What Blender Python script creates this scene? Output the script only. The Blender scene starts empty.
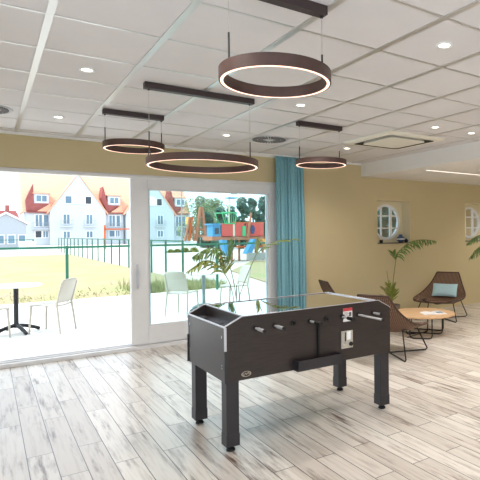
import bpy, math, random
from mathutils import Vector, Matrix, noise
random.seed(7)
C = bpy.context.scene.collection
PI = math.pi
R = math.radians

# ------------------------------------------------------------------ camera model
CX, CY, F, YAW, ROLL, CH = 352.07, 232.63, 500.14, -.6316, -.0101, 1.508
def axis(v):
    a, b, c = v
    cr, sr = math.cos(ROLL), math.sin(ROLL)
    a, b, c = a*cr - c*sr, b, a*sr + c*cr
    cy, sy = math.cos(YAW), math.sin(YAW)
    return Vector((a*cy - b*sy, a*sy + b*cy, c))
RIGHT, FWD, UP = axis((1, 0, 0)), axis((0, 1, 0)), axis((0, 0, 1))
cam_d = bpy.data.cameras.new('camera'); cam = bpy.data.objects.new('camera', cam_d); C.objects.link(cam)
M = Matrix((RIGHT, UP, -FWD)).transposed().to_4x4(); M.translation = Vector((0, 0, CH))
cam.matrix_world = M
cam_d.sensor_width = 36; cam_d.lens = F/480*36
cam_d.shift_x = -(CX-240)/480; cam_d.shift_y = (CY-240)/480
cam_d.clip_end = 500; cam_d.clip_start = .05
bpy.context.scene.camera = cam
def P(px, py, Y):                                  # where a sight line meets the vertical plane at depth Y
    d = axis(((px-CX)/F, 1, -(py-CY)/F)); t = Y/d.y
    return Vector((0, 0, CH)) + d*t

# ------------------------------------------------------------------ materials
def lin(c):
    return tuple((x/255/12.92 if x/255 <= .04045 else ((x/255+.055)/1.055)**2.4) for x in c) + (1,)
def mat(name, col, rough=.6, metal=0, var=.06, scale=8, bump=0, spec=.5, bscale=None, stretch=None, **kw):
    m = bpy.data.materials.new(name); m.use_nodes = True
    nt = m.node_tree; b = nt.nodes['Principled BSDF']
    b.inputs['Roughness'].default_value = rough; b.inputs['Metallic'].default_value = metal
    b.inputs['Specular IOR Level'].default_value = spec
    tc = nt.nodes.new('ShaderNodeTexCoord'); mp = nt.nodes.new('ShaderNodeMapping')
    nt.links.new(tc.outputs['Object'], mp.inputs[0])
    if stretch: mp.inputs['Scale'].default_value = stretch
    n = nt.nodes.new('ShaderNodeTexNoise'); n.inputs['Scale'].default_value = scale; n.inputs['Detail'].default_value = 4
    nt.links.new(mp.outputs[0], n.inputs['Vector'])
    r = nt.nodes.new('ShaderNodeValToRGB'); c = lin(col)
    r.color_ramp.elements[0].position = .3; r.color_ramp.elements[1].position = .7
    r.color_ramp.elements[0].color = tuple(max(0, x*(1-var)) for x in c[:3]) + (1,)
    r.color_ramp.elements[1].color = tuple(min(1, x*(1+var)) for x in c[:3]) + (1,)
    nt.links.new(n.outputs['Fac'], r.inputs[0]); nt.links.new(r.outputs[0], b.inputs['Base Color'])
    if bump:
        bn = nt.nodes.new('ShaderNodeBump'); bn.inputs['Strength'].default_value = bump; bn.inputs['Distance'].default_value = .01
        n2 = nt.nodes.new('ShaderNodeTexNoise'); n2.inputs['Scale'].default_value = bscale or scale*4
        nt.links.new(mp.outputs[0], n2.inputs['Vector']); nt.links.new(n2.outputs['Fac'], bn.inputs['Height'])
        nt.links.new(bn.outputs[0], b.inputs['Normal'])
    for k, v in kw.items(): b.inputs[k].default_value = v
    return m
def emit(name, col, s):
    m = bpy.data.materials.new(name); m.use_nodes = True; nt = m.node_tree; nt.nodes.clear()
    e = nt.nodes.new('ShaderNodeEmission'); e.inputs[0].default_value = lin(col); e.inputs[1].default_value = s
    o = nt.nodes.new('ShaderNodeOutputMaterial'); nt.links.new(e.outputs[0], o.inputs[0]); return m
def glass(name, tint, refl_rough=0.0, ior=1.5):
    # thin pane: clear tinted transmission with fresnel reflection
    m = bpy.data.materials.new(name); m.use_nodes = True; nt = m.node_tree; nt.nodes.clear()
    t = nt.nodes.new('ShaderNodeBsdfTransparent'); t.inputs[0].default_value = tint
    g = nt.nodes.new('ShaderNodeBsdfGlossy'); g.inputs['Roughness'].default_value = refl_rough
    f = nt.nodes.new('ShaderNodeFresnel'); f.inputs[0].default_value = ior
    geo = nt.nodes.new('ShaderNodeNewGeometry')
    mx = nt.nodes.new('ShaderNodeMixShader'); o = nt.nodes.new('ShaderNodeOutputMaterial')
    nt.links.new(f.outputs[0], mx.inputs[0]); nt.links.new(t.outputs[0], mx.inputs[1]); nt.links.new(g.outputs[0], mx.inputs[2])
    nt.links.new(mx.outputs[0], o.inputs[0]); return m

M_ = {}
M_['wall'] = mat('beige_paint', (200, 185, 146), .75, var=.025, scale=1.2, bump=.05, bscale=90)
M_['reveal'] = mat('cream_paint', (226, 216, 184), .7, var=.02)
M_['white'] = mat('white_lacquer', (238, 238, 238), .35, var=.015)
M_['frame'] = mat('white_upvc_frame', (228, 228, 230), .35, var=.015)
M_['plaster'] = mat('white_plaster', (232, 230, 226), .8, var=.02, scale=2)
M_['ceil'] = mat('mineral_ceiling_tile', (216, 213, 213), .9, var=.03, scale=2.2, bump=.08, bscale=160)
M_['bar'] = mat('ceiling_tee_bar', (205, 203, 200), .3, metal=.65, var=.01)
M_['blackmetal'] = mat('black_powder_coat', (26, 24, 25), .45, var=.1)
M_['bronze'] = mat('bronze_brown_metal', (84, 62, 56), .5, metal=.2, var=.08, scale=14)
M_['barmetal'] = mat('dark_bronze_bar', (62, 50, 50), .5, metal=.15, var=.05)
M_['led'] = emit('warm_led_strip', (255, 208, 184), 2.4)
M_['wire'] = mat('steel_wire', (200, 196, 190), .35, metal=.6, var=.02)
M_['fit'] = mat('dark_fitting', (45, 40, 40), .5, var=.05)
M_['spotglow'] = emit('downlight_lens', (255, 240, 215), 9.0)
M_['laminate'] = mat('dark_wood_laminate', (45, 37, 35), .38, var=.22, scale=10, stretch=(1, 1, 12), bump=.04)
M_['laminate_end'] = M_['laminate']
M_['alu'] = mat('aluminium_edging', (205, 206, 212), .35, metal=.75, var=.03)
M_['legpaint'] = mat('dark_graphite_paint', (40, 38, 42), .42, var=.08)
M_['shelf'] = mat('glossy_grey_shelf', (70, 68, 74), .22, var=.05)
M_['rubber'] = mat('black_rubber', (14, 14, 15), .6, var=.1)
M_['chrome'] = mat('chrome_tube', (214, 214, 216), .2, metal=1, var=.02)
M_['satin'] = mat('satin_steel', (205, 203, 204), .35, metal=.35, var=.02)
M_['field'] = mat('green_playfield', (128, 142, 112), .6, var=.05)
M_['fieldwhite'] = mat('cream_inner_wall', (210, 204, 178), .6, var=.03)
M_['pred'] = mat('red_plastic', (150, 40, 36), .4, var=.04)
M_['pblue'] = mat('blue_plastic', (40, 60, 110), .4, var=.04)
M_['tabglass'] = glass('table_glass', (.9, .96, .92, 1), .012, 2.1)
M_['winglass'] = glass('window_glass', (.93, .985, .985, 1))
M_['smallglass'] = glass('leaded_glass', (.42, .60, .66, 1))
M_['sticker'] = mat('white_sticker', (226, 222, 218), .5, var=.03)
M_['red'] = mat('sticker_red', (190, 66, 70), .5, var=.04)
M_['ink'] = mat('grey_ink', (90, 90, 92), .6, var=.04)
M_['logo'] = mat('cream_logo_print', (214, 200, 180), .4, var=.03)
M_['plate'] = mat('brushed_steel_plate', (196, 192, 182), .4, metal=.55, var=.1, scale=30)
M_['curtain'] = mat('teal_curtain_fabric', (126, 176, 188), .85, var=.06, scale=30, bump=.2, bscale=200)
M_['lightwood'] = mat('oak_top', (204, 166, 126), .5, var=.14, scale=5, stretch=(1, 9, 1))
M_['paper'] = mat('white_paper', (236, 236, 238), .6, var=.02)
M_['print'] = mat('grey_blue_print', (120, 140, 160), .6, var=.3, scale=60)
M_['cushion'] = mat('pale_blue_cushion_fabric', (172, 202, 208), .9, var=.08, scale=60, bump=.3, bscale=220)
M_['stem'] = mat('palm_stem_green', (104, 112, 58), .6, var=.12)
M_['leaf'] = mat('palm_leaf_green', (92, 120, 56), .5, var=.3, scale=9)
M_['leaf2'] = mat('olive_palm_leaf', (134, 144, 66), .5, var=.3, scale=9)
M_['pot'] = mat('grey_brown_planter', (104, 90, 80), .6, var=.08)
M_['soil'] = mat('dark_soil', (52, 40, 30), .95, var=.3, scale=30)
M_['sill'] = mat('dark_slate_sill', (74, 72, 74), .4, var=.1)
M_['vent'] = mat('grey_vent_metal', (190, 190, 192), .5, var=.03)
M_['slot'] = mat('grey_slot', (122, 120, 120), .8, var=.05)
M_['dark'] = mat('dark_slot', (58, 56, 55), .8, var=.05)
M_['acwhite'] = mat('cassette_plastic', (226, 222, 208), .5, var=.015)
# outdoors
M_['terrace'] = mat('pale_terrace_slab', (226, 224, 220), .8, var=.05, scale=1.5)
M_['path'] = mat('pale_gravel_path', (196, 188, 178), .95, var=.07, scale=.7)
M_['plastic'] = mat('white_plastic_chair', (180, 174, 162), .5, var=.02)
M_['gfence'] = mat('green_fence_paint', (24, 96, 74), .5, var=.08)
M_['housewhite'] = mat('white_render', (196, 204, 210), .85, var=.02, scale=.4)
M_['roof'] = mat('orange_roof_tile', (222, 168, 140), .85, var=.1, scale=1.2, stretch=(1, 1, 4))
M_['darkroof'] = mat('dark_red_tile', (150, 84, 80), .85, var=.15, scale=2)
M_['pane'] = mat('blue_grey_window_pane', (104, 132, 150), .25, var=.15, scale=.6)
M_['darkpane'] = mat('dark_window_pane', (52, 62, 72), .25, var=.2, scale=.6)
M_['bark'] = mat('tree_bark', (94, 80, 64), .9, var=.2)
M_['treepale'] = mat('pale_green_foliage', (116, 134, 94), .8, var=.25, scale=1.2)
M_['treedark'] = mat('blue_green_foliage', (66, 102, 88), .8, var=.3, scale=1.2)
M_['bush'] = mat('yellow_green_bush', (128, 128, 66), .8, var=.25, scale=2)
M_['playred'] = mat('coral_red_panel', (206, 82, 76), .6, var=.06)
M_['playgreen'] = mat('bright_green_bars', (74, 178, 120), .6, var=.05)
M_['playblue'] = mat('bright_blue_panel', (66, 140, 184), .6, var=.05)
M_['playyellow'] = mat('orange_yellow_slide', (232, 160, 70), .5, var=.05)
M_['playorange'] = mat('orange_paint', (196, 96, 46), .6, var=.05)
M_['playwood'] = mat('red_brown_timber', (170, 114, 88), .8, var=.15)
M_['lamppost'] = mat('grey_lamp_post', (150, 152, 150), .5, var=.05)

def wicker():
    m = mat('brown_woven_rattan', (122, 92, 74), .7, var=.12, scale=10)
    nt = m.node_tree; b = nt.nodes['Principled BSDF']
    tc = nt.nodes.new('ShaderNodeTexCoord')
    w1 = nt.nodes.new('ShaderNodeTexWave'); w1.inputs['Scale'].default_value = 13; w1.bands_direction = 'Y'
    w2 = nt.nodes.new('ShaderNodeTexWave'); w2.inputs['Scale'].default_value = 17; w2.bands_direction = 'Z'
    w1.inputs['Distortion'].default_value = .4; w2.inputs['Distortion'].default_value = .4
    for w in (w1, w2): nt.links.new(tc.outputs['Object'], w.inputs[0])
    mu = nt.nodes.new('ShaderNodeMath'); mu.operation = 'MULTIPLY'
    nt.links.new(w1.outputs['Fac'], mu.inputs[0]); nt.links.new(w2.outputs['Fac'], mu.inputs[1])
    rp = nt.nodes.new('ShaderNodeValToRGB')
    rp.color_ramp.elements[0].color = lin((74, 52, 40)); rp.color_ramp.elements[1].color = lin((160, 124, 98))
    rp.color_ramp.elements[0].position = .05; rp.color_ramp.elements[1].position = .6
    nt.links.new(mu.outputs[0], rp.inputs[0]); nt.links.new(rp.outputs[0], b.inputs['Base Color'])
    bp = nt.nodes.new('ShaderNodeBump'); bp.inputs['Strength'].default_value = .6; bp.inputs['Distance'].default_value = .004
    nt.links.new(mu.outputs[0], bp.inputs['Height']); nt.links.new(bp.outputs[0], b.inputs['Normal'])
    return m
M_['wicker'] = wicker()

def floor_mat():
    m = bpy.data.materials.new('whitewashed_wood_plank_floor'); m.use_nodes = True
    nt = m.node_tree; b = nt.nodes['Principled BSDF']; N = nt.nodes.new; L = nt.links.new
    tc = N('ShaderNodeTexCoord')
    mp = N('ShaderNodeMapping'); mp.inputs['Rotation'].default_value = (0, 0, R(90)); mp.inputs['Location'].default_value = (0, .101, 0)
    L(tc.outputs['Object'], mp.inputs[0])
    br = N('ShaderNodeTexBrick'); br.offset = .37; br.offset_frequency = 2
    br.inputs['Scale'].default_value = 1; br.inputs['Brick Width'].default_value = 1.2; br.inputs['Row Height'].default_value = .155
    br.inputs['Mortar Size'].default_value = .003; br.inputs['Mortar Smooth'].default_value = .15; br.inputs['Bias'].default_value = 0
    br.inputs['Color1'].default_value = (0, 0, 0, 1); br.inputs['Color2'].default_value = (1, 1, 1, 1); br.inputs['Mortar'].default_value = (.5, .5, .5, 1)
    L(mp.outputs[0], br.inputs[0])
    # per plank offset for the grain
    sc = N('ShaderNodeVectorMath'); sc.operation = 'SCALE'; sc.inputs['Scale'].default_value = 7.3
    L(br.outputs['Color'], sc.inputs[0])
    ad = N('ShaderNodeVectorMath'); ad.operation = 'ADD'; L(tc.outputs['Object'], ad.inputs[0]); L(sc.outputs[0], ad.inputs[1])
    st = N('ShaderNodeMapping'); st.inputs['Scale'].default_value = (13, 1.5, 1); L(ad.outputs[0], st.inputs[0])
    st2 = N('ShaderNodeMapping'); st2.inputs['Scale'].default_value = (46, 2.6, 1); L(ad.outputs[0], st2.inputs[0])
    n1 = N('ShaderNodeTexNoise'); n1.inputs['Scale'].default_value = 1.15; n1.inputs['Detail'].default_value = 7; n1.inputs['Roughness'].default_value = .66; L(st.outputs[0], n1.inputs[0])
    n2 = N('ShaderNodeTexNoise'); n2.inputs['Scale'].default_value = 1; n2.inputs['Detail'].default_value = 5; L(st2.outputs[0], n2.inputs[0])
    base = N('ShaderNodeValToRGB'); e = base.color_ramp
    e.elements[0].position = 0; e.elements[0].color = lin((196, 186, 176)); e.elements[1].position = 1; e.elements[1].color = lin((224, 217, 208))
    L(br.outputs['Color'], base.inputs[0])
    mask = N('ShaderNodeValToRGB'); mask.color_ramp.elements[0].position = .505; mask.color_ramp.elements[1].position = .68; L(n1.outputs['Fac'], mask.inputs[0])
    mask2 = N('ShaderNodeValToRGB'); mask2.color_ramp.elements[0].position = .48; mask2.color_ramp.elements[1].position = .72; L(n2.outputs['Fac'], mask2.inputs[0])
    comb = N('ShaderNodeMath'); comb.operation = 'MULTIPLY_ADD'; comb.inputs[2].default_value = 0
    L(mask.outputs[0], comb.inputs[0]); L(mask2.outputs[0], comb.inputs[1])
    mult = N('ShaderNodeMath'); mult.operation = 'MULTIPLY'; mult.inputs[1].default_value = 1.0; mult.use_clamp = True
    ad2 = N('ShaderNodeMath'); ad2.operation = 'MULTIPLY_ADD'; ad2.inputs[1].default_value = .5
    L(mask.outputs[0], ad2.inputs[0]); L(comb.outputs[0], ad2.inputs[2]); L(ad2.outputs[0], mult.inputs[0])
    n3 = N('ShaderNodeTexNoise'); n3.inputs['Scale'].default_value = .9; n3.inputs['Detail'].default_value = 3; L(ad.outputs[0], n3.inputs[0])
    gate = N('ShaderNodeMapRange'); gate.inputs[1].default_value = .38; gate.inputs[2].default_value = .6; gate.inputs[3].default_value = .3; gate.inputs[4].default_value = 1.5; L(n3.outputs['Fac'], gate.inputs[0])
    gm = N('ShaderNodeMath'); gm.operation = 'MULTIPLY'; gm.use_clamp = True; L(mult.outputs[0], gm.inputs[0]); L(gate.outputs[0], gm.inputs[1])
    m1 = N('ShaderNodeMix'); m1.data_type = 'RGBA'; L(gm.outputs[0], m1.inputs[0]); L(base.outputs[0], m1.inputs[6]); m1.inputs[7].default_value = lin((92, 64, 50))
    g = N('ShaderNodeMix'); g.data_type = 'RGBA'; g.inputs[0].default_value = .25
    gs = N('ShaderNodeMath'); gs.operation = 'MULTIPLY'; gs.inputs[1].default_value = .42; L(mask2.outputs[0], gs.inputs[0]); L(gs.outputs[0], g.inputs[0])
    L(m1.outputs[2], g.inputs[6]); g.inputs[7].default_value = lin((150, 134, 120))
    m2 = N('ShaderNodeMix'); m2.data_type = 'RGBA'; L(br.outputs['Fac'], m2.inputs[0]); L(g.outputs[2], m2.inputs[6]); m2.inputs[7].default_value = lin((66, 55, 49))
    L(m2.outputs[2], b.inputs['Base Color'])
    b.inputs['Roughness'].default_value = .33; b.inputs['Specular IOR Level'].default_value = .8
    bp = N('ShaderNodeBump'); bp.inputs['Strength'].default_value = .35; bp.inputs['Distance'].default_value = .002; bp.invert = True
    L(br.outputs['Fac'], bp.inputs['Height']); L(bp.outputs[0], b.inputs['Normal'])
    return m
M_['floor'] = floor_mat()

def lawn_mat():
    m = mat('sunlit_dry_lawn', (176, 178, 118), .95, var=.1, scale=.5)
    nt = m.node_tree; r = [n for n in nt.nodes if n.type == 'VALTORGB'][0]
    r.color_ramp.elements[0].color = lin((140, 144, 92)); r.color_ramp.elements[1].color = lin((164, 140, 112))
    r.color_ramp.elements[0].position = .36; r.color_ramp.elements[1].position = .62
    nz = [n for n in nt.nodes if n.type == 'TEX_NOISE'][0]; nz.inputs['Detail'].default_value = 9; nz.inputs['Roughness'].default_value = .7
    return m
M_['lawn'] = lawn_mat()

# ------------------------------------------------------------------ mesh builder
class MB:
    def __init__(s): s.v = []; s.f = []; s.sm = []
    def add(s, vs, fs, smooth=False):
        o = len(s.v); s.v += [tuple(v) for v in vs]; s.f += [tuple(i+o for i in f) for f in fs]; s.sm += [smooth]*len(fs); return s
    def box(s, x0, x1, y0, y1, z0, z1, mx=None):
        vs = [Vector(p) for p in ((x0,y0,z0),(x1,y0,z0),(x1,y1,z0),(x0,y1,z0),(x0,y0,z1),(x1,y0,z1),(x1,y1,z1),(x0,y1,z1))]
        if mx: vs = [mx @ v for v in vs]
        return s.add(vs, ((3,2,1,0),(4,5,6,7),(0,1,5,4),(1,2,6,5),(2,3,7,6),(3,0,4,7)))
    def cyl(s, p0, p1, r0, r1=None, n=12, smooth=True, caps=True):
        p0, p1 = Vector(p0), Vector(p1); r1 = r0 if r1 is None else r1
        d = (p1-p0).normalized(); a = d.orthogonal().normalized(); b = d.cross(a)
        vs = [p0+(a*math.cos(t)+b*math.sin(t))*r0 for t in [2*PI*i/n for i in range(n)]] + [p1+(a*math.cos(t)+b*math.sin(t))*r1 for t in [2*PI*i/n for i in range(n)]]
        s.add(vs, [(i, (i+1) % n, n+(i+1) % n, n+i) for i in range(n)], smooth)
        if caps: s.add(vs, (tuple(range(n))[::-1], tuple(range(n, 2*n))))
        return s
    def tube(s, pts, r, n=8, closed=False):
        pts = [Vector(p) for p in pts]; k = len(pts); rr = r if isinstance(r, (list, tuple)) else [r]*k
        vs = []; up = None
        for i, p in enumerate(pts):
            if closed: d = pts[(i+1) % k]-pts[i-1]
            else: d = pts[min(i+1, k-1)]-pts[max(i-1, 0)]
            d.normalize()
            up = d.orthogonal().normalized() if up is None else (up - d*up.dot(d)).normalized()
            b = d.cross(up)
            vs += [p+(up*math.cos(2*PI*j/n)+b*math.sin(2*PI*j/n))*rr[i] for j in range(n)]
        fs = []
        for i in range(k if closed else k-1):
            i2 = (i+1) % k
            fs += [(i*n+j, i*n+(j+1) % n, i2*n+(j+1) % n, i2*n+j) for j in range(n)]
        s.add(vs, fs, True)
        if not closed: s.add(vs, (tuple(range(n))[::-1], tuple(range((k-1)*n, k*n))))
        return s
    def lathe(s, prof, c=(0, 0, 0), n=32, smooth=True, closed=False):
        vs = [(c[0]+r*math.cos(2*PI*i/n), c[1]+r*math.sin(2*PI*i/n), c[2]+z) for r, z in prof for i in range(n)]
        k = len(prof); fs = []
        for a in range(k if closed else k-1):
            b = (a+1) % k
            fs += [(a*n+i, a*n+(i+1) % n, b*n+(i+1) % n, b*n+i) for i in range(n)]
        return s.add(vs, fs, smooth)
    def prism(s, pts, off, smooth=False):         # polygon swept by vector off
        n = len(pts); pts = [Vector(p) for p in pts]; off = Vector(off)
        vs = pts + [p+off for p in pts]
        return s.add(vs, [tuple(range(n))[::-1], tuple(range(n, 2*n))] + [(i, (i+1) % n, n+(i+1) % n, n+i) for i in range(n)], smooth)
    def build(s, name, m, parent=None, bevel=0):
        me = bpy.data.meshes.new(name); me.from_pydata(s.v, [], s.f); me.materials.append(M_[m] if isinstance(m, str) else m)
        me.polygons.foreach_set('use_smooth', s.sm); me.update()
        import bmesh
        bm = bmesh.new(); bm.from_mesh(me)
        if name not in ('crown', 'grass_tuft'): bmesh.ops.recalc_face_normals(bm, faces=bm.faces)
        bm.to_mesh(me); bm.free()
        o = bpy.data.objects.new(name, me); C.objects.link(o)
        if parent: o.parent = parent
        if bevel:
            b = o.modifiers.new('bevel', 'BEVEL'); b.width = bevel; b.segments = 2; b.limit_method = 'ANGLE'
        return o
def thing(name, label, cat, loc=(0, 0, 0), rz=0, group=None):
    o = bpy.data.objects.new(name, None); C.objects.link(o); o.empty_display_size = .1
    o.location = loc; o.rotation_euler = (0, 0, rz); return tag(o, label, cat, group)
def tag(o, label, cat, group=None, kind=None):
    o['label'] = label; o['category'] = cat
    if group: o['group'] = group
    if kind: o['kind'] = kind
    return o
def struct(o): o['kind'] = 'structure'; return o
def smooth_path(pts, sub=5, closed=False):       # Catmull-Rom
    pts = [Vector(p) for p in pts]; k = len(pts); out = []
    rng = range(k if closed else k-1)
    for i in rng:
        if closed: a, b, c, d = pts[i-1], pts[i], pts[(i+1) % k], pts[(i+2) % k]
        else: a, b, c, d = pts[max(i-1, 0)], pts[i], pts[i+1], pts[min(i+2, k-1)]
        for j in range(sub):
            t = j/sub
            out.append(.5*((2*b)+(c-a)*t+(2*a-5*b+4*c-d)*t*t+(3*b-a-3*c+d)*t**3))
    if not closed: out.append(pts[-1])
    return out
def copy_thing(root, loc, rz, label, group=None):
    r = root.copy(); C.objects.link(r); r.location = loc; r.rotation_euler = (0, 0, rz); r['label'] = label
    if group: r['group'] = group
    for ch in list(root.children):
        c = ch.copy(); C.objects.link(c); c.parent = r
        for g in list(ch.children):
            d = g.copy(); C.objects.link(d); d.parent = c
    return r

# ------------------------------------------------------------------ room shell
XL, XR, YB, YF, YO = -1.6, 9.8, 6.96, -3.0, 7.26      # left, right, window wall inner face, rear, window wall outer face
H, HS = 2.71, 2.482
struct(MB().box(XL, XR, YF, YO, -.12, 0).build('floor', 'floor'))
struct(MB().box(XL, 5.30, YF, YO, H, H+.12).build('ceiling', 'ceil'))
# tee-bar grid lying in the tile ceiling
g = MB()
x = .288
while x > XL: x -= .6
k = 0
while True:
    x += .6
    if x > 5.2: break
    g.box(x-.02, x+.02, YF, YB-.02, H-.006, H+.001)
y = 3.15
while y > YF+.6: y -= .6
while y < YB-.2:
    g.box(XL, 5.28, y-.010, y+.010, H-.004, H+.001); y += .6
gr = g.build('ceiling_grid', 'bar'); struct(gr); gr.name = 'trim_1'
struct(MB().box(XL, 5.28, YB-.035, YB, H-.03, H).build('trim_2', 'white'))                 # shadow-gap angle along the wall
# wall_back: one wall with the wide door opening and two square recesses
OX0, OX1, OZ = -1.35, 3.68, 2.30
W1 = (5.655, 6.452, 1.302, 2.09); W2 = (7.985, 8.78, 1.302, 2.09)
b = MB()
b.box(XL, OX0, YB, YO, 0, H+.1).box(OX0, OX1, YB, YO, OZ, H+.1).box(OX1, W1[0], YB, YO, 0, H+.1)
b.box(W1[0], W1[1], YB, YO, 0, W1[2]).box(W1[0], W1[1], YB, YO, W1[3], H+.1)
b.box(W1[1], W2[0], YB, YO, 0, H+.1)
b.box(W2[0], W2[1], YB, YO, 0, W2[2]).box(W2[0], W2[1], YB, YO, W2[3], H+.1)
b.box(W2[1], XR, YB, YO, 0, H+.1)
struct(b.build('wall_back', 'wall'))
struct(MB().box(XL-.2, XL, YF, -2.6, 0, H+.1).box(XL-.2, XL, 2.2, YO, 0, H+.1).box(XL-.2, XL, -2.6, 2.2, 2.45, H+.1).build('wall_left', 'wall'))   # unseen opening without glass, added beside the camera to let daylight in
struct(MB().box(XR, XR+.2, YF, YO, 0, H+.1).build('wall_right', 'wall'))
# wall behind the camera with a broad open gap added to let daylight in
struct(MB().box(XL, -1.0, YF-.2, YF, 0, H+.1).box(3.0, XR, YF-.2, YF, 0, H+.1).box(-1.0, 3.0, YF-.2, YF, 2.5, H+.1).build('wall_front', 'wall'))
# lowered plaster ceiling on the right with its downstand face
struct(MB().box(5.30, XR, YF, YB, HS, H+.12).build('ceiling', 'plaster')).name = 'ceiling_lowered'
# recessed linear light in the lowered ceiling
t = thing('linear_ceiling_light', 'slim warm white linear light recessed in the lowered ceiling on the right', 'light', (6.6, 5.65, HS))
MB().box(-.99, 1.6, -.014, .014, -.004, .002).build('diffuser', emit('linear_led', (255, 236, 220), 3.2), t)
MB().box(-1.0, 1.61, -.02, -.0145, -.005, .002).box(-1.0, 1.61, .0145, .02, -.005, .002).build('trim_frame', 'white', t)

# ------------------------------------------------------------------ sliding terrace door
door = bpy.data.objects.new('door_1', None); C.objects.link(door); struct(door)
f = MB()
f.box(OX0, OX1, 6.975, 7.20, 2.262, OZ)                     # head
f.box(OX0, OX1, 6.965, 7.00, 2.25, 2.285)
f.box(OX0, OX0+.06, 6.975, 7.20, 0, OZ).box(OX1-.035, OX1, 6.975, 7.20, 0, OZ)
f.build('outer_frame', 'frame', door, .004)
MB().box(OX0, OX1, 6.94, 7.24, 0, .045).box(OX0, OX1, 7.0, 7.02, .045, .06).box(OX0, OX1, 7.10, 7.12, .045, .06).build('threshold', 'frame', door, .003)
# fixed side: outer rails left, no glass (the leaf stands slid open to the right)
s = MB()
s.box(1.525, 1.735, 6.98, 7.05, .06, 2.262).box(3.53, 3.645, 6.98, 7.05, .06, 2.262)
s.box(1.735, 3.53, 6.98, 7.05, .06, .285).box(1.735, 3.53, 6.98, 7.05, 2.125, 2.262)
s.build('sash', 'frame', door, .006)
s = MB()
s.box(1.735, 1.755, 7.0, 7.045, .285, 2.125).box(3.51, 3.53, 7.0, 7.045, .285, 2.125).box(1.755, 3.51, 7.0, 7.045, .285, .305).box(1.755, 3.51, 7.0, 7.045, 2.105, 2.125)
s.build('glazing_bead', 'frame', door, .003)
MB().box(1.75, 3.515, 7.02, 7.028, .30, 2.11).build('glass_pane', 'winglass', door)
# outer fixed leaf behind the sliding one
s = MB()
s.box(1.64, 1.80, 7.11, 7.17, .06, 2.262).box(3.55, 3.645, 7.11, 7.17, .06, 2.262).box(1.80, 3.55, 7.11, 7.17, .06, .27).box(1.80, 3.55, 7.11, 7.17, 2.15, 2.262)
s.build('fixed_leaf', 'frame', door, .005)
MB().box(1.80, 3.55, 7.136, 7.144, .27, 2.15).build('outer_glass_pane', 'winglass', door)
hd = MB().box(1.585, 1.613, 6.962, 6.98, .80, 1.12).build('handle', 'alu', door, .004)
MB().tube(smooth_path([(1.599, 6.965, .86), (1.599, 6.925, .87), (1.599, 6.92, .95), (1.599, 6.925, 1.05), (1.599, 6.965, 1.06)], 4), .009).build('grip', 'alu', hd)
# unseen slab added outside above the door to keep sun off the floor
tag(MB().box(-2, 5, 7.26, 7.75, 2.75, 2.9).build('sun_blocker', 'plaster'), 'unseen white slab added over the terrace door to block the sun', 'sun_blocker')

# ------------------------------------------------------------------ round windows in square recesses
for wi, (x0, x1, z0, z1) in enumerate((W1, W2)):
    w = bpy.data.objects.new('window_%d' % (wi+1), None); C.objects.link(w); struct(w)
    cx, cz, r = (x0+x1)/2, 1.70, .335
    # cream back panel with a round hole
    b = MB(); n = 48; inner = []; outer = []
    for i in range(n):
        a = 2*PI*i/n; c, s_ = math.cos(a), math.sin(a); q = 1/max(abs(c), abs(s_))
        inner.append((cx+r*c, cz+r*s_)); outer.append((cx+min(max(.4*q*c, x0-cx), x1-cx), cz+min(max(.41*q*s_, z0-cz), z1-cz)))
    vs = [(p[0], 7.19, p[1]) for p in inner]+[(p[0], 7.19, p[1]) for p in outer]+[(p[0], 7.25, p[1]) for p in inner]+[(p[0], 7.25, p[1]) for p in outer]
    fs = []
    for i in range(n):
        j = (i+1) % n
        fs += [(i, j, n+j, n+i), (2*n+i, 3*n+i, 3*n+j, 2*n+j), (i, 2*n+i, 2*n+j, j)]
    b.add(vs, fs); b.build('surround', 'reveal', w)
    # recess lining
    b = MB()
    b.box(x1-.004, x1, YB, 7.19, z0, z1).box(x0, x0+.004, YB, 7.19, z0, z1).box(x0, x1, YB, 7.19, z1-.004, z1)
    b.build('recess_lining', 'reveal', w)
    MB().box(x0-.0, x1+.0, YB-.012, 7.19, z0-.0, z0+.012).build('window_sill', 'sill', w)
    b = MB(); prof = [(r-.045, -.02), (r, -.02), (r, .03), (r-.045, .03)]
    vs = []; fs = []
    for i in range(n):
        a = 2*PI*i/n
        for rr, dy in prof: vs.append((cx+rr*math.cos(a), 7.20+dy, cz+rr*math.sin(a)))
    for i in range(n):
        j = (i+1) % n
        for k in range(4): fs.append((i*4+k, i*4+(k+1) % 4, j*4+(k+1) % 4, j*4+k))
    b.add(vs, fs)
    for d in (-.115, .115):
        h = math.sqrt((r-.02)**2-d*d)
        b.box(cx+d-.014-(.012 if d > 0 else 0), cx+d+.014+(.012 if d > 0 else 0), 7.19, 7.22, cz-h, cz+h).box(cx-h, cx+h, 7.192, 7.218, cz+d-.013, cz+d+.013)
    b.build('window_frame', 'white', w)
    b = MB(); b.add([(cx+(r-.03)*math.cos(2*PI*i/n), 7.206, cz+(r-.03)*math.sin(2*PI*i/n)) for i in range(n)], [tuple(range(n))]); b.build('glass_pane', 'smallglass', w)

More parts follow.
